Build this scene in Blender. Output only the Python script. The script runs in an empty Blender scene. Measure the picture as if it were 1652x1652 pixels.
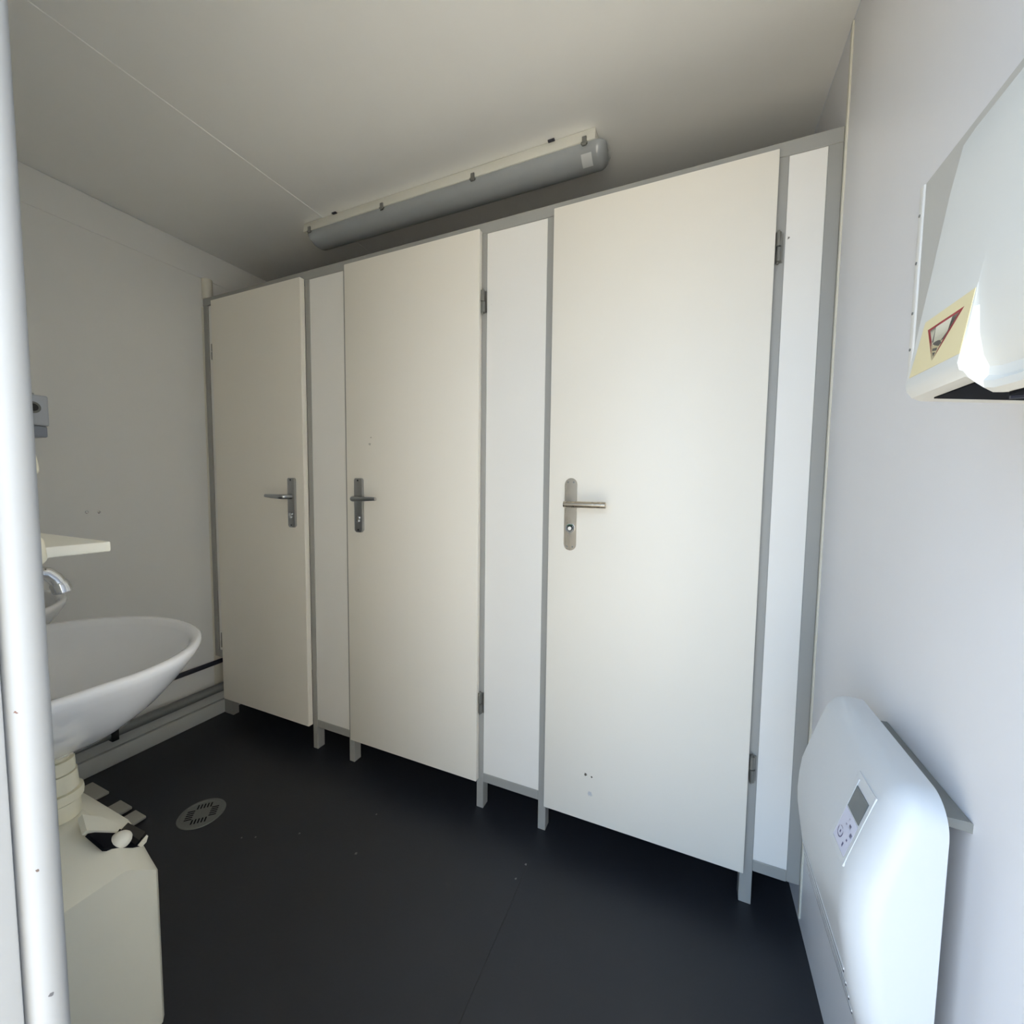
import bpy, bmesh, math, random
from mathutils import Vector, Matrix
random.seed(4)
S = bpy.context.scene
COL = S.collection

# ------------------------------------------------------------------ camera
def cam_basis(yaw, pitch, roll):
    cy, sy, cp, sp = math.cos(yaw), math.sin(yaw), math.cos(pitch), math.sin(pitch)
    f = Vector((-sy*cp, cy*cp, sp)); r0 = Vector((cy, sy, 0)); u0 = r0.cross(f)
    r = math.cos(roll)*r0 + math.sin(roll)*u0
    u = -math.sin(roll)*r0 + math.cos(roll)*u0
    return r, u, f
cd = bpy.data.cameras.new('camera'); cam = bpy.data.objects.new('camera', cd); COL.objects.link(cam)
r_, u_, f_ = cam_basis(math.radians(23.351), math.radians(-3.691), math.radians(0.685))
m = Matrix((r_, u_, -f_)).transposed().to_4x4()
m.translation = Vector((2.1912, -1.2837, 1.1821))
cam.matrix_world = m
cd.sensor_fit = 'HORIZONTAL'; cd.sensor_width = 36.0; cd.lens = 36.0*666.0/1652.0
cd.clip_start = 0.01; cd.clip_end = 200
S.camera = cam

# ------------------------------------------------------------------ light: daylight through the open entrance
w = bpy.data.worlds.new('overcast_sky'); S.world = w; w.use_nodes = True
nt = w.node_tree; nt.nodes.clear()
wo = nt.nodes.new('ShaderNodeOutputWorld'); bg = nt.nodes.new('ShaderNodeBackground')
bg.inputs['Color'].default_value = (0.50, 0.71, 1.0, 1); bg.inputs['Strength'].default_value = 5.7
nt.links.new(bg.outputs[0], wo.inputs[0])
sd = bpy.data.lights.new('sun', 'SUN'); sd.energy = 27.5; sd.angle = math.radians(2.0); sd.color = (1.0, 0.87, 0.66)
sun = bpy.data.objects.new('sun', sd); COL.objects.link(sun)
sun.rotation_euler = Vector((0.74, -0.05, -0.66)).to_track_quat('-Z', 'Y').to_euler()
S.view_settings.view_transform = 'Standard'; S.view_settings.look = 'None'
S.view_settings.gamma = 1.0; S.view_settings.use_curve_mapping = False
S.view_settings.exposure = -0.24
S.cycles.diffuse_bounces = 8; S.cycles.max_bounces = 12

# ------------------------------------------------------------------ materials
def lin(c):
    return tuple(((v/255)/12.92 if v/255 <= 0.04045 else ((v/255+0.055)/1.055)**2.4) for v in c)
MATS = {}
def mat(name, col, rough=0.5, metal=0.0, var=0.03, scale=8.0, bump=0.0, bscale=60.0, spec=0.5, coat=0.0, trans=0.0, spots=None, streak=False):
    """procedural principled material: noise-varied colour, roughness variation and fine relief"""
    mt = bpy.data.materials.new(name); mt.use_nodes = True
    n = mt.node_tree.nodes; l = mt.node_tree.links
    b = n['Principled BSDF']
    tc = n.new('ShaderNodeTexCoord'); mp = n.new('ShaderNodeMapping')
    l.new(tc.outputs['Object'], mp.inputs['Vector'])
    if streak: mp.inputs['Scale'].default_value = (1, 1, 0.06)
    no = n.new('ShaderNodeTexNoise'); no.inputs['Scale'].default_value = scale; no.inputs['Detail'].default_value = 4
    l.new(mp.outputs[0], no.inputs['Vector'])
    rp = n.new('ShaderNodeMapRange'); rp.inputs['To Min'].default_value = 1-var; rp.inputs['To Max'].default_value = 1+var
    l.new(no.outputs['Fac'], rp.inputs['Value'])
    mx = n.new('ShaderNodeMix'); mx.data_type = 'RGBA'; mx.blend_type = 'MULTIPLY'; mx.inputs['Factor'].default_value = 1
    c = lin(col)
    mx.inputs['A'].default_value = (*c, 1)
    l.new(rp.outputs[0], mx.inputs['B'])
    colout = mx.outputs['Result']
    if spots:   # scuffs and chips that belong to the surface: (x,y,z,radius,colour)
        for (sx, sy, sz, sr, sc) in spots:
            vd = n.new('ShaderNodeVectorMath'); vd.operation = 'DISTANCE'
            vd.inputs[1].default_value = (sx, sy, sz)
            nn = n.new('ShaderNodeTexNoise'); nn.inputs['Scale'].default_value = 260
            l.new(tc.outputs['Object'], nn.inputs['Vector'])
            ge = n.new('ShaderNodeNewGeometry'); l.new(ge.outputs['Position'], vd.inputs[0])
            ad = n.new('ShaderNodeMath'); ad.operation = 'MULTIPLY_ADD'; ad.inputs[1].default_value = sr*1.6
            l.new(nn.outputs['Fac'], ad.inputs[0]); l.new(vd.outputs['Value'], ad.inputs[2])
            lt = n.new('ShaderNodeMath'); lt.operation = 'LESS_THAN'; lt.inputs[1].default_value = sr*1.6
            l.new(ad.outputs[0], lt.inputs[0])
            m2 = n.new('ShaderNodeMix'); m2.data_type = 'RGBA'
            l.new(lt.outputs[0], m2.inputs['Factor']); l.new(colout, m2.inputs['A'])
            m2.inputs['B'].default_value = (*lin(sc), 1)
            colout = m2.outputs['Result']
    l.new(colout, b.inputs['Base Color'])
    r2 = n.new('ShaderNodeMapRange'); r2.inputs['To Min'].default_value = max(0.02, rough-0.05); r2.inputs['To Max'].default_value = min(1, rough+0.05)
    l.new(no.outputs['Fac'], r2.inputs['Value']); l.new(r2.outputs[0], b.inputs['Roughness'])
    b.inputs['Metallic'].default_value = metal
    b.inputs['Specular IOR Level'].default_value = spec
    b.inputs['Coat Weight'].default_value = coat
    b.inputs['Transmission Weight'].default_value = trans
    if bump > 0:
        n3 = n.new('ShaderNodeTexNoise'); n3.inputs['Scale'].default_value = bscale; n3.inputs['Detail'].default_value = 3
        l.new(mp.outputs[0], n3.inputs['Vector'])
        bp = n.new('ShaderNodeBump'); bp.inputs['Strength'].default_value = bump; bp.inputs['Distance'].default_value = 0.002
        l.new(n3.outputs['Fac'], bp.inputs['Height']); l.new(bp.outputs[0], b.inputs['Normal'])
    MATS[name] = mt
    return mt
SC = (92, 86, 76)
mat('wall_steel', (232, 231, 227), 0.42, var=0.02, bump=0.05, bscale=25)
mat('wall_steel_right', (229, 229, 232), 0.40, var=0.02, bump=0.05, bscale=20)
mat('ceiling_steel', (236, 235, 231), 0.5, var=0.02, bump=0.04, bscale=20)
mat('cream_trim', (224, 220, 206), 0.5)
mat('door_cream', (238, 233, 222), 0.42, spec=0.35, var=0.02, scale=3, bump=0.05, bscale=14, spots=[
    (1.915, -.024, .261, .006, SC), (1.935, -.024, .258, .004, SC), (1.044, -.024, 1.335, .006, (190, 186, 176)),
    (1.05, -.024, 1.36, .004, (196, 190, 180)), (1.93, -.024, .20, .009, (206, 206, 206))])
mat('panel_white', (236, 234, 229), 0.36, var=0.015, spots=[(2.397, .004, 1.822, .004, (120, 116, 108)), (1.552, .004, 1.79, .003, (150, 130, 118))])
mat('frame_grey', (158, 158, 154), 0.45, var=0.03, bump=0.05)
mat('hinge_steel', (150, 150, 146), 0.32, metal=0.9)
mat('floor_vinyl', (33, 36, 43), 0.42, var=0.22, scale=5, bump=0.10, bscale=120, spec=0.5, spots=[
    (1.76, -.144, 0, .004, (130, 130, 128)), (1.75, -.20, 0, .004, (120, 120, 118)), (1.2, -.18, 0, .004, (110, 110, 108)),
    (1.25, -.33, 0, .005, (105, 105, 103)), (1.02, -.35, 0, .004, (110, 110, 108)), (.9, -.42, 0, .003, (120, 120, 118)), (.86, -.44, 0, .003, (120, 120, 118))])
mat('skirting_grey', (196, 197, 192), 0.5, var=0.03)
mat('pipe_grey', (120, 122, 120), 0.4)
mat('pipe_black', (42, 44, 56), 0.4)
mat('brushed_alu', (176, 178, 180), 0.30, metal=1.0, var=0.05, scale=50, streak=True)
mat('brushed_nickel', (196, 186, 170), 0.28, metal=1.0, var=0.05, scale=60, streak=True)
mat('chrome', (215, 217, 220), 0.10, metal=1.0, var=0.01)
mat('black_plastic', (16, 16, 18), 0.4)
mat('green_mark', (34, 92, 58), 0.5)
mat('white_disc', (240, 238, 228), 0.4)
mat('ceramic', (236, 237, 240), 0.10, var=0.01, coat=0.4)
mat('pvc_cream', (232, 227, 204), 0.38, var=0.03)
mat('pump_cream', (228, 226, 212), 0.42, var=0.03, bump=0.05, spots=[(1.17, -.97, .40, .004, (90, 84, 76))])
mat('dryer_white', (205, 204, 198), 0.45, var=0.01, spec=0.35)
mat('board_grey', (196, 196, 192), 0.45, var=0.02)
mat('shelf_white', (240, 238, 226), 0.4)
mat('sticker_cream', (217, 203, 158), 0.45, var=0.03)
mat('sticker_red', (158, 36, 44), 0.5)
mat('sticker_dark', (86, 80, 72), 0.5)
mat('sticker_pale', (226, 220, 196), 0.5)
mat('grille_black', (10, 11, 18), 0.75, spec=0.12)
mat('heater_white', (202, 206, 210), 0.33, var=0.01, spec=0.4)
mat('screen_grey', (92, 100, 104), 0.2)
mat('keypad_lilac', (206, 208, 226), 0.4)
mat('ink_violet', (92, 92, 130), 0.5)
mat('lamp_tray', (218, 216, 206), 0.45, var=0.04)
mat('lamp_diffuser', (184, 188, 190), 0.14, var=0.06, scale=14, trans=0.35, coat=0.6)
mat('label_grey', (196, 198, 198), 0.35)
mat('lamp_tube', (236, 236, 232), 0.3)
mat('jamb_paint', (158, 163, 170), 0.5, var=0.03, spec=0.3, spots=[
    (1.766, -1.160, .90, .003, (96, 84, 80)), (1.768, -1.166, 1.02, .0025, (110, 84, 78)), (1.766, -1.160, 1.18, .0025, (90, 92, 96)), (1.767, -1.158, .80, .0025, (96, 98, 104)), (1.766, -1.162, 1.35, .0025, (96, 98, 104))])
mat('slat_grey', (168, 166, 158), 0.6, var=0.08)
mat('drain_steel', (120, 122, 120), 0.42, metal=0.5, var=0.08, scale=40)
mat('dispenser_grey', (196, 202, 212), 0.3)
mat('dispenser_base', (150, 158, 174), 0.35)
mat('bounce_concrete', (190, 182, 168), 0.85, var=0.12, scale=2, bump=0.2)

# ------------------------------------------------------------------ mesh helpers
class MB:
    def __init__(s): s.bm = bmesh.new()
    def _merge(s, tb):
        me = bpy.data.meshes.new('tmp'); tb.to_mesh(me); tb.free(); s.bm.from_mesh(me); bpy.data.meshes.remove(me)
    def box(s, x0, x1, y0, y1, z0, z1, bev=0.0, seg=2):
        tb = bmesh.new(); bmesh.ops.create_cube(tb, size=1)
        for v in tb.verts:
            v.co = Vector((x0 if v.co.x < 0 else x1, y0 if v.co.y < 0 else y1, z0 if v.co.z < 0 else z1))
        if bev > 0: bmesh.ops.bevel(tb, geom=list(tb.edges), offset=bev, segments=seg, profile=0.5, affect='EDGES')
        s._merge(tb); return s
    def loft(s, rings, cap=True, closed=True):
        bm = s.bm; rows = [[bm.verts.new(p) for p in r] for r in rings]
        n = len(rows[0])
        for a, b in zip(rows, rows[1:]):
            for i in range(n if closed else n-1):
                j = (i+1) % n
                try: bm.faces.new((a[i], a[j], b[j], b[i]))
                except ValueError: pass
        if cap:
            for r in (rows[0][::-1], rows[-1]):
                try: bm.faces.new(r)
                except ValueError: pass
        return s
    def prism(s, poly, axis, lo, hi, bev=0.0, seg=2):
        """poly in the other two axes (cyclic order kept), extruded along axis"""
        tb = bmesh.new()
        def P(a, b, t): return {'x': (t, a, b), 'y': (a, t, b), 'z': (a, b, t)}[axis]
        v0 = [tb.verts.new(P(a, b, lo)) for a, b in poly]; v1 = [tb.verts.new(P(a, b, hi)) for a, b in poly]
        n = len(poly)
        for i in range(n): tb.faces.new((v0[i], v0[(i+1) % n], v1[(i+1) % n], v1[i]))
        tb.faces.new(v0[::-1]); tb.faces.new(v1)
        if bev > 0: bmesh.ops.bevel(tb, geom=list(tb.edges), offset=bev, segments=seg, profile=0.5, affect='EDGES')
        s._merge(tb); return s
    def tube(s, path, rad, seg=14, cap=True):
        path = [Vector(p) for p in path]
        rads = rad if isinstance(rad, (list, tuple)) else [rad]*len(path)
        rings = []; up = None
        for i, p in enumerate(path):
            t = (path[min(i+1, len(path)-1)] - path[max(i-1, 0)]).normalized()
            if up is None:
                up = Vector((0, 0, 1)) if abs(t.z) < .9 else Vector((1, 0, 0))
            up = (up - t*up.dot(t)).normalized(); sd_ = t.cross(up)
            rings.append([p + rads[i]*(math.cos(a)*up + math.sin(a)*sd_) for a in [2*math.pi*k/seg for k in range(seg)]])
        return s.loft(rings, cap)
    def lathe(s, c, prof, seg=32, cap=True):
        """prof: (r, z) list, revolve about vertical axis through c=(x,y)"""
        rings = [[(c[0]+r*math.cos(2*math.pi*k/seg), c[1]+r*math.sin(2*math.pi*k/seg), z) for k in range(seg)] for r, z in prof]
        return s.loft(rings, cap)
    def ellipsoid(s, c, rx, ry, rz, seg=20, rings=12):
        tb = bmesh.new(); bmesh.ops.create_uvsphere(tb, u_segments=seg, v_segments=rings, radius=1)
        for v in tb.verts: v.co = Vector((c[0]+v.co.x*rx, c[1]+v.co.y*ry, c[2]+v.co.z*rz))
        s._merge(tb); return s
    def slab(s, O, U, V, poly, t):
        """polygon in plane coords (u,v) given thickness t along U x V"""
        O, U, V = Vector(O), Vector(U), Vector(V); N = U.cross(V).normalized()
        bm = s.bm
        a = [bm.verts.new(O+U*p+V*q) for p, q in poly]; b = [bm.verts.new(O+U*p+V*q+N*t) for p, q in poly]
        n = len(poly)
        for i in range(n): bm.faces.new((a[i], a[(i+1) % n], b[(i+1) % n], b[i]))
        bm.faces.new(a[::-1]); bm.faces.new(b); return s
    def build(s, name, material, parent=None, base=None, kind=None, label=None, cat=None, group=None, ang=35, smooth=True):
        bmesh.ops.recalc_face_normals(s.bm, faces=list(s.bm.faces))
        off = Vector((0, 0, 0))
        if parent is not None: off = Vector(ORG[parent.name])
        elif base is not None: off = Vector(base)
        for v in s.bm.verts: v.co -= off
        me = bpy.data.meshes.new(name); s.bm.to_mesh(me); s.bm.free()
        if smooth:
            for p in me.polygons: p.use_smooth = True
            me.set_sharp_from_angle(angle=math.radians(ang))
        me.materials.append(MATS[material])
        o = bpy.data.objects.new(name, me); COL.objects.link(o)
        if parent is not None: o.parent = parent
        else: o.location = off
        ORG[o.name] = tuple(off)
        tag(o, label, cat, group, kind); return o
ORG = {}
def tag(o, label=None, cat=None, group=None, kind=None):
    if label: o['label'] = label
    if cat: o['category'] = cat
    if group: o['group'] = group
    if kind: o['kind'] = kind
    return o
def thing(name, base, label=None, cat=None, group=None, kind=None):
    o = bpy.data.objects.new(name, None); COL.objects.link(o); o.location = base; o.empty_display_size = 0.05
    ORG[o.name] = tuple(base); return tag(o, label, cat, group, kind)
def arc(c, r, a0, a1, n): return [(c[0]+r*math.cos(math.radians(a0+(a1-a0)*i/n)), c[1]+r*math.sin(math.radians(a0+(a1-a0)*i/n))) for i in range(n+1)]

W = 2.505; ZC = 2.289; YF = -1.15; YB = 1.20

# ------------------------------------------------------------------ the setting
MB().box(-14, 16, -16, 14, -.30, -.16).build('ground', 'bounce_concrete', kind='structure', label='unseen pale concrete ground added outside to bounce warm light in', cat='ground')  # added out of view: sunlit surface sending warm bounce up through the opening
fl = MB().box(-.06, W+.06, YF-.06, YB+.06, -.06, 0).build('floor', 'floor_vinyl', kind='structure', label='dark navy vinyl floor of the washroom', cat='floor')
MB().box(1.7655, 1.767, -1.14, -.13, -.001, .0006).build('floor_seam', 'black_plastic', fl)
MB().box(-.06, 0, YF, YB, 0, ZC).build('wall_left', 'wall_steel', kind='structure', label='pale grey steel wall behind the washbasin', cat='wall')
MB().box(W, W+.06, YF, YB, 0, ZC).build('wall_right', 'wall_steel_right', kind='structure', label='white steel wall carrying the hand dryer and heater', cat='wall')
MB().box(-.06, W+.06, YB, YB+.06, 0, ZC).build('wall_back', 'wall_steel', kind='structure', label='rear steel wall of the toilet cubicles', cat='wall')
DX0, DX1, DZ = 1.72, 2.475, 2.02     # entrance opening
wf = MB(); wf.box(-.06, DX0, YF-.06, YF, 0, ZC).box(DX1, W+.06, YF-.06, YF, 0, ZC).box(DX0, DX1, YF-.06, YF, DZ, ZC)
wf.build('wall_front', 'wall_steel', kind='structure', label='front wall around the open entrance', cat='wall')
ce = MB().box(-.06, W+.06, YF-.06, YB+.06, ZC+.004, ZC+.08).build('ceiling', 'ceiling_steel', kind='structure', label='pale grey panelled steel ceiling', cat='ceiling')
MB().box(.0, .7375, YF, YB, ZC, ZC+.004, .0012, 1).build('panel', 'ceiling_steel', ce)
MB().box(.7405, W, YF, YB, ZC, ZC+.004, .0012, 1).build('panel', 'ceiling_steel', ce)
MB().box(.7355, .7425, YF, YB, ZC-.002, ZC+.001, .001, 1).build('joint_strip', 'ceiling_steel', ce)
for i, x in enumerate((.802, 1.641)):
    MB().box(x-.01, x+.01, .045, YB, .10, 2.02).build('wall_cubicle_%d' % (i+1), 'panel_white', kind='structure', label='dividing wall between the cubicles, %s one' % ('left', 'right')[i], cat='wall')

cn = thing('blocker', (2.1, -1.21, 2.37), 'unseen flat white canopy over the entrance outside', 'blocker', kind='structure')  # added out of view: keeps high sky light off surfaces near the entrance
MB().box(1.70, 2.75, -2.2, -1.211, 2.37, 2.41, .004).build('sheet', 'wall_steel', cn)
MB().box(1.70, 2.75, -2.21, -2.18, 2.33, 2.37, .004).build('fascia', 'wall_steel', cn)

# entrance jamb with its rounded bead
jb = thing('trim_1', (1.768, -1.165, 0), 'pale blue painted entrance jamb with a rounded bead and small chips', 'door jamb', kind='structure')
MB().box(DX0, 1.768, -1.225, -1.171, 0, DZ, .002).build('jamb_board', 'jamb_paint', jb)
MB().prism(arc((1.756, -1.158), .0125, -75, 105, 16)+[(DX0, -1.1458), (DX0, -1.170)], 'z', 0, DZ).build('bead', 'jamb_paint', jb, ang=50)
MB().box(DX0, DX1, -1.225, -1.146, DZ-.045, DZ, .003).build('head_board', 'jamb_paint', jb)
MB().box(DX1-.03, DX1, -1.225, -1.146, 0, DZ-.046, .003).build('side_board', 'jamb_paint', jb)

dl = thing('door_4', (2.46, -1.6, .02), 'unseen white door leaf added outside to bounce warm sunlight in', 'door', kind='structure')  # added out of view: sunlit white leaf throws warm light onto the left side
MB().box(2.440, 2.478, -1.99, -1.232, .02, 1.99, .003).build('leaf', 'wall_steel', dl)
MB().box(2.425, 2.440, -1.93, -1.90, .93, 1.13, .003).build('handle_plate', 'brushed_alu', dl)
MB().tube([(2.426, -1.915, 1.06), (2.395, -1.915, 1.06), (2.388, -1.90, 1.06), (2.388, -1.80, 1.06)], .009, 12).build('lever', 'brushed_alu', dl)

# cornice band on the left wall, corner strips
MB().box(0, .005, YF, YB, 2.1535, ZC-.003, .0015, 1).build('trim_2', 'wall_steel', kind='structure', label='flat steel band along the top of the left wall', cat='trim')
t3 = thing('trim_3', (0, .02, .08), 'cream corner strip on the left wall behind the cubicle frame', 'trim', kind='structure')
MB().tube([(.014, .016, 2.061), (.014, .016, 2.152)], .022, 20).build('corner_cover', 'cream_trim', t3)
MB().box(0, .004, -.006, .05, .119, 2.02, .001, 1).build('strip', 'cream_trim', t3)
MB().box(W-.004, W, -.013, -.001, 0.02, ZC-.004, .0015, 1).build('trim_4', 'cream_trim', kind='structure', label='narrow cream corner strip where cubicle front meets right wall', cat='trim')

# skirting
bl = thing('baseboard_left', (0, -.5, 0), 'two-step pale grey skirting at the foot of the left wall', 'skirting', kind='structure')
MB().box(0, .030, YF, .6, 0, .068, .002).build('board', 'skirting_grey', bl)
MB().box(0, .022, YF, .6, .0715, .118, .002).build('board', 'skirting_grey', bl)

# ------------------------------------------------------------------ cubicle front: frame, panels, doors
pf = thing('wall_partition', (W/2, 0, 0), 'grey metal cubicle frame with narrow white infill panels', 'partition', kind='structure')
D = .038
MB().box(.003, W-.003, 0, D, 2.0235, 2.0595, .0015, 1).build('top_rail', 'frame_grey', pf)
POSTS = [(.6835, .7102, 0), (.8948, .9225, 0), (1.508, 1.5351, 0), (1.7473, 1.7745, 0), (2.3585, 2.3901, 0)]
for a, b, z in POSTS:
    MB().box(a, b, 0, D, z, 2.023, .0015, 1).build('post', 'frame_grey', pf)
MB().box(.006, .036, 0, D, .302, 2.023, .0015, 1).build('post', 'frame_grey', pf)
MB().box(2.4707, W-.003, 0, D, .104, 2.023, .0015, 1).build('post', 'frame_grey', pf)
MB().box(.036, .100, 0, D, .302, .336, .001, 1).build('bottom_rail', 'frame_grey', pf)
MB().box(.036, .100, .006, D-.004, .337, 2.0225).build('panel', 'panel_white', pf)
MB().box(.034, .100, .02, .05, 0, .29, .0015, 1).build('foot', 'frame_grey', pf)
for a, b in ((.7104, .8946), (1.5353, 1.7471), (2.3903, 2.4705)):
    MB().box(a, b, .002, D-.004, .1355, 2.0225).build('panel', 'panel_white', pf)
    MB().box(a, b, 0, D, .1025, .135, .001, 1).build('bottom_rail', 'frame_grey', pf)

def hinge(door, x, z, s=1):
    h = MB()
    h.tube([(x, -.010, z+.0015), (x, -.010, z+.036)], .0068, 12).tube([(x+.002*s, -.010, z-.036), (x+.002*s, -.010, z-.0015)], .0068, 12)
    h.box(x-.010, x+.012, -.0035, -.0005, z-.036, z+.036)
    h.tube([(x, -.010, z-.042), (x, -.010, z+.042)], .003, 8)
    return h.build('hinge', 'hinge_steel', door)

def lever_set(door, x, dirn, y0):
    pl = MB().prism([(x-.0205, .998), (x-.0205, 1.196), (x-.016, 1.203), (x+.016, 1.203), (x+.0205, 1.196), (x+.0205, .998), (x+.012, .990), (x-.012, .990)], 'y', y0-.012, y0, .002).build('handle_plate', 'brushed_alu', door)
    for zz in (1.194, 1.000):
        MB().tube([(x, y0-.0135, zz), (x, y0-.011, zz)], .0035, 10).build('screw', 'pipe_black', pl)
    MB().tube([(x, y0-.0165, 1.046), (x, y0-.011, 1.046)], .0085, 16).tube([(x, y0-.0165, 1.034), (x, y0-.0115, 1.034)], .005, 10).build('lock_cylinder', 'chrome', pl)
    lv = MB(); z = 1.123
    lv.tube([(x, y0-.011, z), (x, y0-.034, z), (x+.002*dirn, y0-.042, z), (x+.010*dirn, y0-.048, z), (x+.02*dirn, y0-.049, z), (x+.07*dirn, y0-.047, z+.001), (x+.115*dirn, y0-.044, z+.002)],
            [.011, .0105, .0105, .0105, .010, .0085, .0065], 14)
    lv.build('lever', 'brushed_alu', door)

DT = -.024
def door(n, x0, x1, z0, z1, label):
    d = thing('door_%d' % n, ((x0+x1)/2, -.013, z0), label, 'door', kind='structure')
    return d
d1 = door(1, .1015, .6844, .1107, 2.0263, 'narrow-looking cream cubicle door nearest the washbasin, dented at the bottom')
# leaf with real dents
lf = MB(); bmv = lf.bm
NX, NZ = 44, 60
dents = [(.496, .214, .020, .0045), (.287, .306, .016, .002), (.33, .30, .010, .0025), (.614, .172, .014, .003), (.597, .242, .016, .002), (.566, .30, .02, .0016), (.25, .31, .012, .002), (.40, .44, .018, .0012), (.38, .30, .014, .0016)]
def grid_front(y, x0, x1, z0, z1):
    rows = []
    for j in range(NZ+1):
        zz = z0 + (z1-z0)*((j/NZ)**1.9)
        row = []
        for i in range(NX+1):
            xx = x0+(x1-x0)*i/NX; dy = 0
            for (cx, cz, r, dp) in dents:
                q = ((xx-cx)**2+(zz-cz)**2)/(r*r)
                if q < 6: dy += dp*math.exp(-q)
            row.append(bmv.verts.new((xx, y+dy, zz)))
        rows.append(row)
    for a, b in zip(rows, rows[1:]):
        for i in range(NX): bmv.faces.new((a[i], a[i+1], b[i+1], b[i]))
grid_front(DT, .103, .683, .112, 2.025)
lf.prism([(.1015, -.002), (.6844, -.002), (.6844, DT+.0014), (.683, DT+.0001), (.103, DT+.0001), (.1015, DT+.0014)], 'z', .1107, 2.0263)
lf.bm.faces.ensure_lookup_table()
lf.build('leaf', 'door_cream', d1, ang=25)
lever_set(d1, .619, -1, DT); hinge(d1, .085, 1.797, -1); hinge(d1, .085, .40, -1)
d2 = door(2, .9246, 1.5183, .1136, 2.0289, 'middle cream cubicle door with a slim lever handle on its left edge')
MB().box(.9246, 1.5183, DT, -.002, .1136, 2.0289, .0018).build('leaf', 'door_cream', d2)
lever_set(d2, .993, 1, DT); hinge(d2, 1.5245, 1.799); hinge(d2, 1.5245, .401)
d3 = door(3, 1.7755, 2.365, .1055, 2.03, 'widest-looking cream cubicle door with a brushed nickel plate and round lever')
MB().box(1.7755, 2.365, DT, -.002, .1055, 2.03, .0018).build('leaf', 'door_cream', d3)
x = 1.848
pp = [(x-.0195+p, q) for p, q in []]
plate = arc((x, 1.1875), .0195, 0, 180, 14) + arc((x, .9995), .0195, 180, 360, 14)
pl = MB().prism(plate, 'y', DT-.004, DT-.0003, .0008, 1).build('handle_plate', 'brushed_nickel', d3)
for sx, zz in ((-.009, 1.194), (.009, 1.194), (-.009, .992), (.009, .992)):
    MB().tube([(x+sx, DT-.0052, zz), (x+sx, DT-.003, zz)], .0028, 10).build('screw', 'hinge_steel', pl)
MB().tube([(x, DT-.0065, 1.051), (x, DT-.003, 1.051)], .0148, 24).build('lock_ring', 'chrome', pl)
MB().tube([(x, DT-.0078, 1.051), (x, DT-.006, 1.051)], .0092, 20).build('turn_ring', 'black_plastic', pl)
MB().tube([(x, DT-.0105, 1.050), (x, DT-.007, 1.050)], .0058, 18).build('turn_pin', 'white_disc', pl)
MB().prism([(x+p, 1.051+q) for p, q in arc((0, 0), .0118, 40, 140, 10)+arc((0, 0), .009, 140, 40, 10)], 'y', DT-.0075, DT-.006).build('free_marker', 'green_mark', pl)
lv = MB(); lv.tube([(x, DT-.003, 1.127), (x, DT-.042, 1.127)], .0095, 18)
lv.tube([(x-.009, DT-.0505, 1.127), (x-.0085, DT-.0505, 1.127), (x+.1165, DT-.0505, 1.127), (x+.118, DT-.0505, 1.127)], [.0085, .0098, .0098, .0085], 20)
lv.build('lever', 'brushed_nickel', d3)
hinge(d3, 2.3735, 1.797); hinge(d3, 2.3735, .405)

# ------------------------------------------------------------------ ceiling luminaire
L = thing('ceiling_lamp', (1.27, .10, ZC), 'long sealed fluorescent ceiling lamp with grey cover and cream tray, unlit', 'lamp')
tp = [(.047, 2.288), (.151, 2.288), (.158, 2.249), (.040, 2.249)]
MB().prism([(a, b) for a, b in tp], 'x', .632, 1.882, .004).build('tray', 'lamp_tray', L)
ZL = 2.2485
prof = [(.044, ZL)]+[(.099+.055*math.cos(math.radians(a)), ZL+.045*math.sin(math.radians(a))) for a in range(190, 351, 10)]+[(.154, ZL)]
rings = []
for t in (0, .25, .5, .75, .93, 1.0):
    k = math.sqrt(max(0, 1-(1-t)**2)) if t < 1 else 1
    k = max(k, .25); xx = .640 + .030*t
    rings.append([(xx, .099+(a-.099)*(.55+.45*k), ZL+(b-ZL)*k) for a, b in prof])
for t in (1.0, .93, .75, .5, .25, 0):
    k = math.sqrt(max(0, 1-(1-t)**2)) if t < 1 else 1
    k = max(k, .25); xx = 1.912 - .030*t
    rings.append([(xx, .099+(a-.099)*(.55+.45*k), ZL+(b-ZL)*k) for a, b in prof])
dif = MB().loft(rings).build('diffuser', 'lamp_diffuser', L, ang=60)
MB().tube([(.69, .099, 2.228), (1.86, .099, 2.228)], .0125, 14).build('tube', 'lamp_tube', L)
MB().prism([(.099+.0556*math.cos(math.radians(a)), ZL+.0456*math.sin(math.radians(a))) for a in range(215, 262, 6)]+[(.099+.0540*math.cos(math.radians(a)), ZL+.044*math.sin(math.radians(a))) for a in range(261, 214, -6)], 'x', 1.835, 1.868).build('rating_label', 'label_grey', dif)
for cx in (.672, 1.057, 1.456, 1.849):
    for yy in (.0385, .1595):
        MB().box(cx-.007, cx+.007, yy-.003, yy+.003, 2.236, 2.262, .001, 1).box(cx-.010, cx+.010, yy-.004, yy+.004, 2.240, 2.246, .001, 1).build('clip', 'hinge_steel', L)
for cx in (.81, 1.74):
    MB().box(cx-.011, cx+.011, .038, .052, 2.2835, 2.2885, .001, 1).build('mounting_bracket', 'pipe_black', L)

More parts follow.
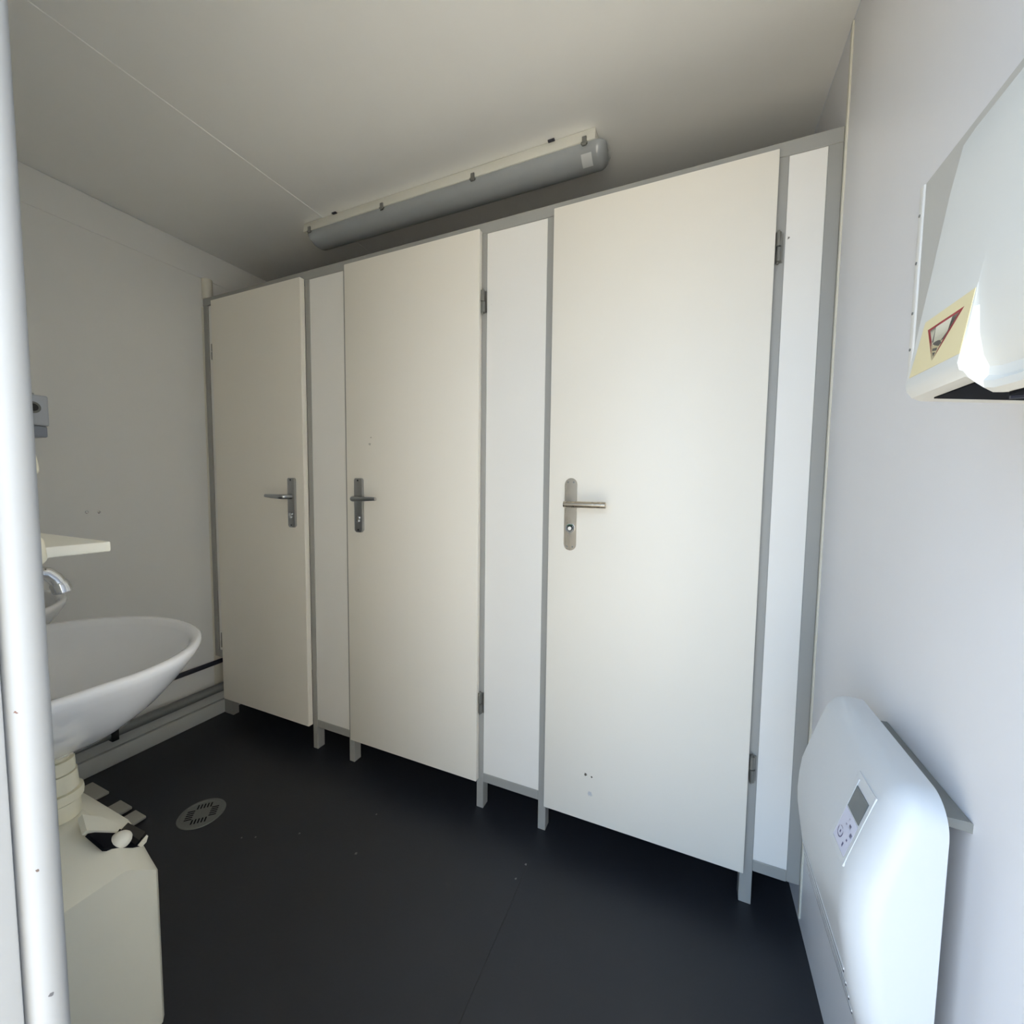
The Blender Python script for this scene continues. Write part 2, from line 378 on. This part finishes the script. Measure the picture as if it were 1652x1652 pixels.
# ------------------------------------------------------------------ wall pipes
pg = thing('waste_pipe', (.05, -.5, .145), 'thick grey pipe running just above the skirting', 'pipe')
MB().tube([(.045, -1.13, .146), (.045, -.55, .146), (.045, .35, .146)], .021, 16).build('pipe', 'pipe_grey', pg)
for yy in (-.43, -.95, .22): MB().box(.002, .07, yy-.012, yy+.012, .1185, .17, .003).build('pipe_clip', 'black_plastic', pg)
MB().tube([(.0125, -1.13, .268), (.0125, .3, .268)], .0115, 12).build('water_pipe', 'pipe_black', base=(.0125, -.4, .268), label='thin black pipe along the left wall above the grey pipe', cat='pipe')

# ------------------------------------------------------------------ washbasins (front wall, left of the entrance)
def basin_outline(a, b, cx, cy, yb, n=56):
    """half-ellipse front, sides running back to the wall"""
    pts = []
    for k in range(n):
        th = 2*math.pi*k/n
        ex, ey = math.cos(th), math.sin(th)
        if ey >= 0: pts.append((cx+a*ex, cy+b*ey))
        else:
            p = 2.0/4.2
            sx = math.copysign(abs(ex)**p, ex); sy = -abs(ey)**p
            pts.append((cx+a*sx*(1 if abs(sy) < .2 else 1), cy+(cy-yb)*sy))
    return pts
def make_basin(cx, label):
    B = thing('washbasin', (cx, YF+.2, .62), label, 'washbasin', 'oval ceramic washbasins on the front wall')
    cy, a, b, yb, Z = -.90, .263, .219, YF+.001, .83
    o = basin_outline(a, b, cx, cy, yb)
    def ring(s, z, dy=0, sb=None):
        c = (cx, cy); out = []
        for (px, py) in o:
            yy = c[1]+(py-c[1])*s+dy
            if sb is not None and py < cy: yy = c[1]+(py-c[1])*sb
            out.append((cx+(px-cx)*s, max(yy, yb), z))
        return out
    rings = [ring(.16, .642, 0, .3), ring(.30, .654, 0, .55), ring(.50, .686, 0, .85), ring(.68, .724, 0, 1), ring(.83, .765, 0, 1), ring(.93, .798, 0, 1), ring(.985, .818, 0, 1), ring(1.0, .829, 0, 1), ring(.995, .836, 0, 1),
             ring(.97, .8385, 0, .97), ring(.925, .834, 0, .62), ring(.905, .822, 0, .58), ring(.87, .79, 0, .55), ring(.80, .768, 0, .5), ring(.66, .732, 0, .42), ring(.45, .697, 0, .3), ring(.2, .672, 0, .15), ring(.07, .668, 0, .06)]
    MB().loft(rings).build('bowl', 'ceramic', B, ang=60)
    MB().tube([(cx, cy, .664), (cx, cy, .6725)], .026, 20).build('drain_plug', 'chrome', B)
    return B
make_basin(1.035, 'large white oval washbasin in front, beside the entrance jamb')
make_basin(.40, 'far white oval washbasin in the corner, mostly hidden behind the front one')
def make_tap(cx, label):
    T = thing('tap', (cx, -1.03, .838), label, 'tap', 'chrome taps on the washbasins')
    MB().lathe((cx, -1.03), [(.026, .8385), (.026, .846), (.021, .850), (.020, .93), (.022, .934), (.022, .962), (.016, .972), (.004, .974)], 24).build('body', 'chrome', T)
    pth = [(cx, -1.028, .90), (cx, -1.0, .945), (cx, -.975, .978), (cx, -.948, .998), (cx, -.925, 1.003), (cx, -.908, .998), (cx, -.897, .986), (cx, -.8925, .976)]
    MB().tube(pth, [.012]*8, 16).build('spout', 'chrome', T)
    MB().tube([(cx, -.893, .977), (cx, -.8905, .971), (cx, -.887, .957), (cx, -.8865, .955)], [.0125, .0150, .0150, .0135], 18).build('aerator', 'chrome', T)
    MB().tube([(cx, -1.03, .972), (cx, -1.06, .995), (cx, -1.085, 1.0)], [.008, .007, .005], 12).build('lever', 'chrome', T)
make_tap(1.028, 'chrome swan-neck tap over the front washbasin, spout showing past the jamb')
make_tap(.40, 'chrome tap on the far corner washbasin')

# trap pipe below the front basin
c = (1.000, -.903)
tr = thing('drain_trap', (c[0], c[1], .49), 'cream stepped drain pipe between washbasin and pump box', 'pipe')
MB().lathe(c, [(.021, .590), (.021, .650)], 28).build('pipe', 'pvc_cream', tr)
MB().lathe(c, [(.022, .602), (.0285, .602), (.029, .586), (.029, .5755), (.024, .575)], 28).build('nut', 'pvc_cream', tr)
MB().lathe(c, [(.026, .574), (.0315, .5735), (.0330, .537), (.030, .536)], 28).build('sleeve', 'pvc_cream', tr)
MB().lathe(c, [(.033, .5355), (.039, .535), (.0400, .526), (.039, .516), (.034, .513)], 28).build('collar', 'pvc_cream', tr)
MB().lathe(c, [(.034, .512), (.0345, .4775)], 28).build('socket', 'pvc_cream', tr)

# ------------------------------------------------------------------ pump box under the basin
pb = thing('pump_box', (1.0, -1.0, 0), 'cream plastic pump box on the floor under the front washbasin', 'pump box')
def sec(y, dz, ins=0):
    return [(.84+ins, y, 0), (1.177-ins, y, 0), (1.177-ins, y, .400-dz), (1.15-ins, y, .418-dz), (1.065, y, .470-dz), (1.05, y, .476-dz), (.86+ins, y, .476-dz), (.84+ins, y, .46-dz)]
bx = MB(); bx.loft([sec(-1.135, 0), sec(-.872, 0), sec(-.862, .006), sec(-.831, .034), sec(-.819, .046, .005), sec(-.811, .058, .016), sec(-.808, .070, .032)])
bo = bx.build('housing', 'pump_cream', pb, ang=28)
# lid fold, recess, switch flap and dome on the sloping front edge
NB = Vector((.434, .575, .694))
def poly3(pts, lo, hi):
    b = MB(); a = [b.bm.verts.new(Vector(q)+NB*lo) for q in pts]; d = [b.bm.verts.new(Vector(q)+NB*hi) for q in pts]; k = len(pts)
    for i in range(k): b.bm.faces.new((a[i], a[(i+1) % k], d[(i+1) % k], d[i]))
    b.bm.faces.new(a[::-1]); b.bm.faces.new(d); return b
poly3([(1.0992, -.897, .4693), (1.131, -.8842, .4389), (1.1292, -.8383, .402), (1.1238, -.8201, .3902), (1.1095, -.812, .392), (1.1037, -.816, .3994), (1.087, -.8441, .4331)], -.004, .0025).build('recess', 'grille_black', pb)
poly3([(1.061, -.893, .4899), (1.065, -.8646, .4638), (1.0825, -.8401, .4326), (1.0971, -.8525, .4338), (1.0966, -.9005, .4739)], -.004, .0065).build('lid_fold', 'pump_cream', pb)
MB().ellipsoid((1.113, -.853, .4245), .020, .021, .017).build('dome', 'white_disc', pb)
poly3([(1.0975, -.8496, .4310), (1.0830, -.8338, .428), (1.1040, -.8136, .3985), (1.124, -.8330, .4015)], .002, .012).build('flap', 'black_plastic', pb)
poly3([(1.126, -.8300, .3985), (1.128, -.8230, .3905), (1.114, -.8130, .3915), (1.112, -.8150, .3950)], .001, .012).build('rim_fin', 'pump_cream', pb)

# ------------------------------------------------------------------ shelf on the front wall
sh = thing('shelf', (.75, YF, 1.077), 'thin white shelf above the washbasins, its end poking past the jamb', 'shelf')
MB().box(.10, 1.40, YF+.001, -.959, 1.0765, 1.092, .003).build('board', 'shelf_white', sh)
for xx in (.3, 1.15): MB().box(xx-.008, xx+.008, YF+.001, -1.03, 1.03, 1.076, .002).build('bracket', 'brushed_alu', sh)

# soap dispenser on the left wall
sp = thing('soap_dispenser', (0, -.605, 1.335), 'small grey soap dispenser with a round black lock on the left wall', 'soap dispenser')
MB().box(.001, .085, -.655, -.572, 1.372, 1.478, .006, 3).build('body', 'dispenser_grey', sp)
MB().box(.001, .080, -.652, -.576, 1.332, 1.3715, .006, 3).build('push_bar', 'dispenser_base', sp)
MB().tube([(.084, -.612, 1.433), (.0875, -.612, 1.433)], .020, 24).build('lock_ring', 'pipe_grey', sp)
MB().tube([(.0865, -.612, 1.433), (.0895, -.612, 1.433)], .013, 24).build('lock', 'black_plastic', sp)
MB().box(.03, .06, -.625, -.598, 1.478, 1.486, .002).build('cap', 'chrome', sp)

# cream covers hugging the front wall behind the jamb
for i, (z0, z1, dep) in enumerate(((1.172, 1.222, .070), (1.075, 1.135, .072))):
    yo = YF+.001
    poly = [(yo, z0), (yo+dep*.75, z0+.004), (yo+dep, z0+(z1-z0)*.35), (yo+dep*.97, z0+(z1-z0)*.75), (yo+dep*.7, z1), (yo, z1)]
    MB().prism(poly, 'x', 1.520, 1.562, .005, 3).build('latch_cover', 'pvc_cream', base=(1.541, yo, z0), label='cream plastic cover bulging out behind the jamb, %s of two' % ('upper', 'lower')[i], cat='cover', group='cream covers by the entrance')

# two screws left in the wall
for i, (yy, zz) in enumerate(((-.455, 1.056), (-.418, 1.0545))):
    MB().tube([(-.004, yy, zz), (.002, yy, zz), (.0045, yy, zz)], [.0058, .0056, .003], 14).build('wall_screw', 'chrome', base=(0, yy, zz), label='small steel screw in the left wall, %s of the pair' % ('left one', 'right one')[i], cat='screw', group='screws in the left wall')

# ------------------------------------------------------------------ floor: drain and slats
dr = thing('floor_drain', (.632, -.432, 0), 'round grey slotted floor drain set in the dark vinyl', 'drain')
cx, cy = .632, -.432
MB().lathe((cx, cy), [(.072, .0003), (.071, .0022), (.062, .0030), (.061, .0018), (.001, .0018)], 40, cap=False).build('rim', 'drain_steel', dr)
for k in range(5):
    for q in range(4):
        if (k, q) in ((0, 3), (4, 0)): pass
        a = math.radians(90*q+45); u = -.020+.010*k
        px, py = cx+.036*math.cos(a)-u*math.sin(a), cy+.036*math.sin(a)+u*math.cos(a)
        ca, sa = math.cos(a), math.sin(a); ln = .011
        MB().prism([(px-ln*ca-.0022*-sa, py-ln*sa-.0022*ca), (px+ln*ca-.0022*-sa, py+ln*sa-.0022*ca), (px+ln*ca+.0022*-sa, py+ln*sa+.0022*ca), (px-ln*ca+.0022*-sa, py-ln*sa+.0022*ca)], 'z', .0016, .0023).build('slot', 'grille_black', dr)
sm = thing('slatted_mat', (.3, -.8, 0), 'three flat grey slats lying side by side on the floor under the basins', 'floor mat')
for a, b, e in ((.100, .222, -.518), (.312, .390, -.523), (.418, .485, -.526)):
    MB().box(a, b, -1.05, e, .004, .014, .003).build('slat', 'slat_grey', sm)
for yy in (-.62, -.95): MB().box(.10, .485, yy-.015, yy+.015, 0, .0038).build('batten', 'black_plastic', sm)

# ------------------------------------------------------------------ hand dryer on the right wall
bp = thing('backing_board', (W, -.72, 1.35), 'thin grey-white backing board on the right wall behind the hand dryer', 'board')
MB().box(W-.006, W, -1.10, -.441, 1.35, 1.643, .0015, 1).build('board', 'board_grey', bp)
es = MB().box(W-.008, W, -.440, -.428, 1.35, 1.643, .002).build('edge_strip', 'wall_steel', bp)
for zz in (1.60, 1.53, 1.455, 1.40): MB().tube([(W-.009, -.434, zz), (W-.006, -.434, zz)], .0022, 8).build('screw', 'pipe_grey', es)

HD = thing('hand_dryer', (W, -.94, 1.245), 'boxy white warm-air hand dryer with a cream pictogram sticker', 'hand dryer')
def xf(z): return 2.361+(z-1.271)*.1276
CH = [(xf(1.310), 1.310), (xf(1.295), 1.295), (xf(1.285), 1.285), (xf(1.277), 1.277), (xf(1.2725), 1.2725), (2.3625, 1.2675), (2.366, 1.2625), (2.3715, 1.2595), (W-.0065, 1.247)]
SP = [(2.3695, 1.310), (2.3715, 1.290), (2.3755, 1.273), (2.3800, 1.2655), (2.3800, 1.2590), (2.3765, 1.2560), (2.3765, 1.2510), (2.3810, 1.2475), (W-.0065, 1.2465)]
def dsec(y, ins=0.0, k=0.0):
    pts = [(W-.0065, 1.486-ins), (2.420, 1.486-ins), (2.394+ins, 1.478-ins), (2.3872+ins, 1.466-ins)]
    for z in (1.43, 1.39, 1.35, 1.326):
        pts.append((xf(z)+ins, z))
    for q, (a, b) in enumerate(zip(CH, SP)):
        last = q == len(CH)-1
        pts.append((a[0]+(b[0]-a[0])*k+(0 if last else ins), a[1]+(b[1]-a[1])*k+(ins if q > 3 else 0)))
    return [(px, y, pz) for px, pz in pts]
ys = [(-.8035, .005, 0), (-.8045, .002, 0), (-.8075, 0, 0), (-.8845, 0, 0), (-.8862, 0, .12), (-.8870, 0, .45), (-.8885, 0, .80), (-.896, 0, .94), (-.915, 0, 1), (-.940, 0, 1), (-.965, 0, 1), (-.984, 0, .94), (-.9915, 0, .80), (-.9930, 0, .45), (-.9938, 0, .12), (-.9955, 0, 0), (-1.0725, 0, 0), (-1.0755, .002, 0), (-1.0765, .005, 0)]
MB().loft([dsec(*t) for t in ys]).build('casing', 'dryer_white', HD, ang=24)
ox = 2.3735
def zu(x): return 1.2595-(x-2.3715)*(.0125/.127)
MB().prism([(ox, zu(ox)-.0012), (2.462, zu(2.462)-.0012), (2.462, zu(2.462)+.001), (ox, zu(ox)+.001)], 'y', -.884, -.826).prism([(2.3825, 1.2458), (2.462, 1.2455), (2.462, 1.249), (2.3825, 1.249)], 'y', -.982, -.898).prism([(ox, zu(ox)-.0012), (2.462, zu(2.462)-.0012), (2.462, zu(2.462)+.001), (ox, zu(ox)+.001)], 'y', -1.055, -.996).build('air_outlet', 'grille_black', HD)
for k in range(7):
    yy = -.975+k*.0135
    MB().prism([(2.385, 1.2440), (2.460, 1.2438), (2.460, 1.2456), (2.385, 1.2459)], 'y', yy-.0008, yy+.0008).build('fin', 'pipe_black', HD)
# pictogram sticker on the sloping front
Os = Vector((xf(1.279)-.0003, -.8115, 1.279)); Us = Vector((0, -.0735, 0)); Vs = Vector((.0057, 0, .0440))
st = MB().slab(Os, Us, Vs, [(0, 0), (1, 0), (1.0, 1), (.09, 1)], -.0004)
st = st.build('sticker', 'sticker_cream', HD)
def deco(name, polys, mt, t):
    b = MB()
    for po in polys: b.slab(Os, Us, Vs, po, t)
    return b.build(name, mt, st)
A, Bq, Cq = (.20, .80), (.88, .80), (.47, .12)
def lerp(p, q, t): return (p[0]+(q[0]-p[0])*t, p[1]+(q[1]-p[1])*t)
G = ((A[0]+Bq[0]+Cq[0])/3, (A[1]+Bq[1]+Cq[1])/3)
inn = [lerp(p, G, .20) for p in (A, Bq, Cq)]
deco('triangle', [[A, Bq, inn[1], inn[0]], [Bq, Cq, inn[2], inn[1]], [Cq, A, inn[0], inn[2]]], 'sticker_red', -.0010)
deco('pictogram_field', [inn], 'sticker_pale', -.0006)
deco('pictogram_nozzle', [[inn[0], lerp(inn[0], inn[1], .22), (.405, .46), lerp(inn[0], inn[2], .45)], [inn[1], lerp(inn[1], inn[0], .22), (.66, .54), (.55, .42), lerp(inn[1], inn[2], .60)]], 'sticker_dark', -.0009)
deco('pictogram_hands', [[(.395, .45), (.46, .48), (.55, .44), (.585, .38), (.54, .345), (.45, .40)], [(.415, .36), (.52, .33), (.52, .28), (.425, .31)], [(.435, .28), (.505, .255), (.475, .19)]], 'sticker_dark', -.0009)
deco('pictogram_air', [[(.44+.035*k, .52), (.448+.035*k, .52), (.458+.03*k, .66), (.450+.03*k, .66)] for k in range(4)], 'sticker_dark', -.0009)

# ------------------------------------------------------------------ convector heater on the right wall
HT = thing('wall_heater', (W, -.54, .39), 'white bulging electric convector heater with a small control panel', 'heater')
P0 = [(2.475, .8235), (2.452, .8245), (2.438, .8195), (2.4262, .8040), (2.4175, .778), (2.4096, .752), (2.4008, .722), (2.3936, .696), (2.3905, .668), (2.3893, .640), (2.3905, .615), (2.3936, .593), (2.402, .536), (2.415, .479), (2.4395, .434), (2.455, .424), (2.475, .420)]
def xprof(z):
    for (a, za), (b, zb) in zip(P0[2:], P0[3:]):
        if zb <= z <= za: return a+(b-a)*(za-z)/(za-zb)
    return 2.44
zm = .622; hh = .2025; dpt = .0857
def hsec(y, d):
    return [(2.475-(2.475-px)*(1-d/dpt*.9), y, zm+(pz-zm)*(1-d/hh)) for px, pz in P0]
R = .040; rings = []
y0, y1 = -.398, -.678
for i in range(9):
    th = math.radians(90*i/8); rings.append(hsec(y0-R*.5*(1-math.cos(th)), R*.5*(1-math.sin(th))))
for i in range(1, 6):
    f = i/6; rings.append(hsec(y0-.02+(y1+R-y0+.02)*f, 0))
for i in range(11):
    th = math.radians(90*i/10); rings.append(hsec(y1+R-R*math.sin(th), R*(1-math.cos(th))))
MB().loft(rings).build('casing', 'heater_white', HT, ang=50)
MB().box(2.475, 2.482, -.655, -.42, .45, .80, .001, 1).build('back_plate', 'pipe_grey', HT)
# control panel following the casing
ya, yb2 = -.588, -.642; za, zb = .790, .692
Pt = Vector((xprof(za), 0, za)); Pb = Vector((xprof(zb), 0, zb))
Oq = Vector((Pb.x-.0015, ya, zb)); Uq = Vector((0, yb2-ya, 0)); Vq = Vector((Pt.x-Pb.x, 0, za-zb))
fr = MB()
def frame(b, o, i, t):
    (a0, b0, a1, b1), (c0, d0, c1, d1) = o, i
    b.slab(Oq, Uq, Vq, [(a0, b0), (a1, b0), (c1, d0), (c0, d0)], t); b.slab(Oq, Uq, Vq, [(a1, b0), (a1, b1), (c1, d1), (c1, d0)], t)
    b.slab(Oq, Uq, Vq, [(a1, b1), (a0, b1), (c0, d1), (c1, d1)], t); b.slab(Oq, Uq, Vq, [(a0, b1), (a0, b0), (c0, d0), (c0, d1)], t)
pn = MB().slab(Oq+Vector((.012, 0, -.004)), Uq, Vq, [(0, 0), (1, 0), (1, 1), (0, 1)], -.0155).build('control_panel', 'heater_white', HT)
frame(fr, (-.04, -.02, 1.0, 1.02), (.11, .055, .89, .945), -.0062); fr.build('bezel', 'heater_white', pn)
MB().slab(Oq, Uq, Vq, [(.12, .06), (.88, .06), (.88, .52), (.12, .52)], -.0034).build('keypad', 'keypad_lilac', pn)
MB().slab(Oq, Uq, Vq, [(.14, .54), (.86, .54), (.86, .86), (.14, .86)], -.0036).build('display', 'screen_grey', pn)
ik = MB()
def disc_ring(cu, cv, r, wd):
    k = abs(Uq.length/Vq.length); n = 16
    for j in range(n):
        a0, a1 = 2*math.pi*j/n, 2*math.pi*(j+1)/n
        ik.slab(Oq, Uq, Vq, [(cu+r*math.cos(a0), cv+r*k*math.sin(a0)), (cu+r*math.cos(a1), cv+r*k*math.sin(a1)), (cu+(r-wd)*math.cos(a1), cv+(r-wd)*k*math.sin(a1)), (cu+(r-wd)*math.cos(a0), cv+(r-wd)*k*math.sin(a0))], -.0038)
disc_ring(.34, .21, .15, .035)
for cu, cv, ww, hv in ((.34, .21, .025, .02), (.72, .24, .03, .015), (.64, .14, .03, .03), (.44, .36, .03, .02), (.30, .40, .10, .012), (.62, .40, .05, .03), (.78, .34, .05, .025), (.48, .44, .025, .03)):
    ik.slab(Oq, Uq, Vq, [(cu-ww, cv-hv), (cu+ww, cv-hv), (cu+ww, cv+hv), (cu-ww, cv+hv)], -.0038)
ik.build('symbols', 'ink_violet', pn)
# air grille slots low on the bulge
for k in range(6):
    z = .545-.018*k; xx = xprof(z)
    MB().box(xx-.0004, xx+.006, -.640, -.425, z-.0025, z+.0025).build('louvre', 'pipe_black', HT)
    MB().box(xx-.0016, xx+.004, -.642, -.423, z+.0027, z+.0055).build('louvre_lip', 'heater_white', HT)
# wall bracket behind it
MB().prism([(2.482, .788), (W, .786), (W, .797), (W-.002, .799), (2.482, .799)], 'y', -.655, -.43).build('wall_bracket', 'pipe_grey', HT)
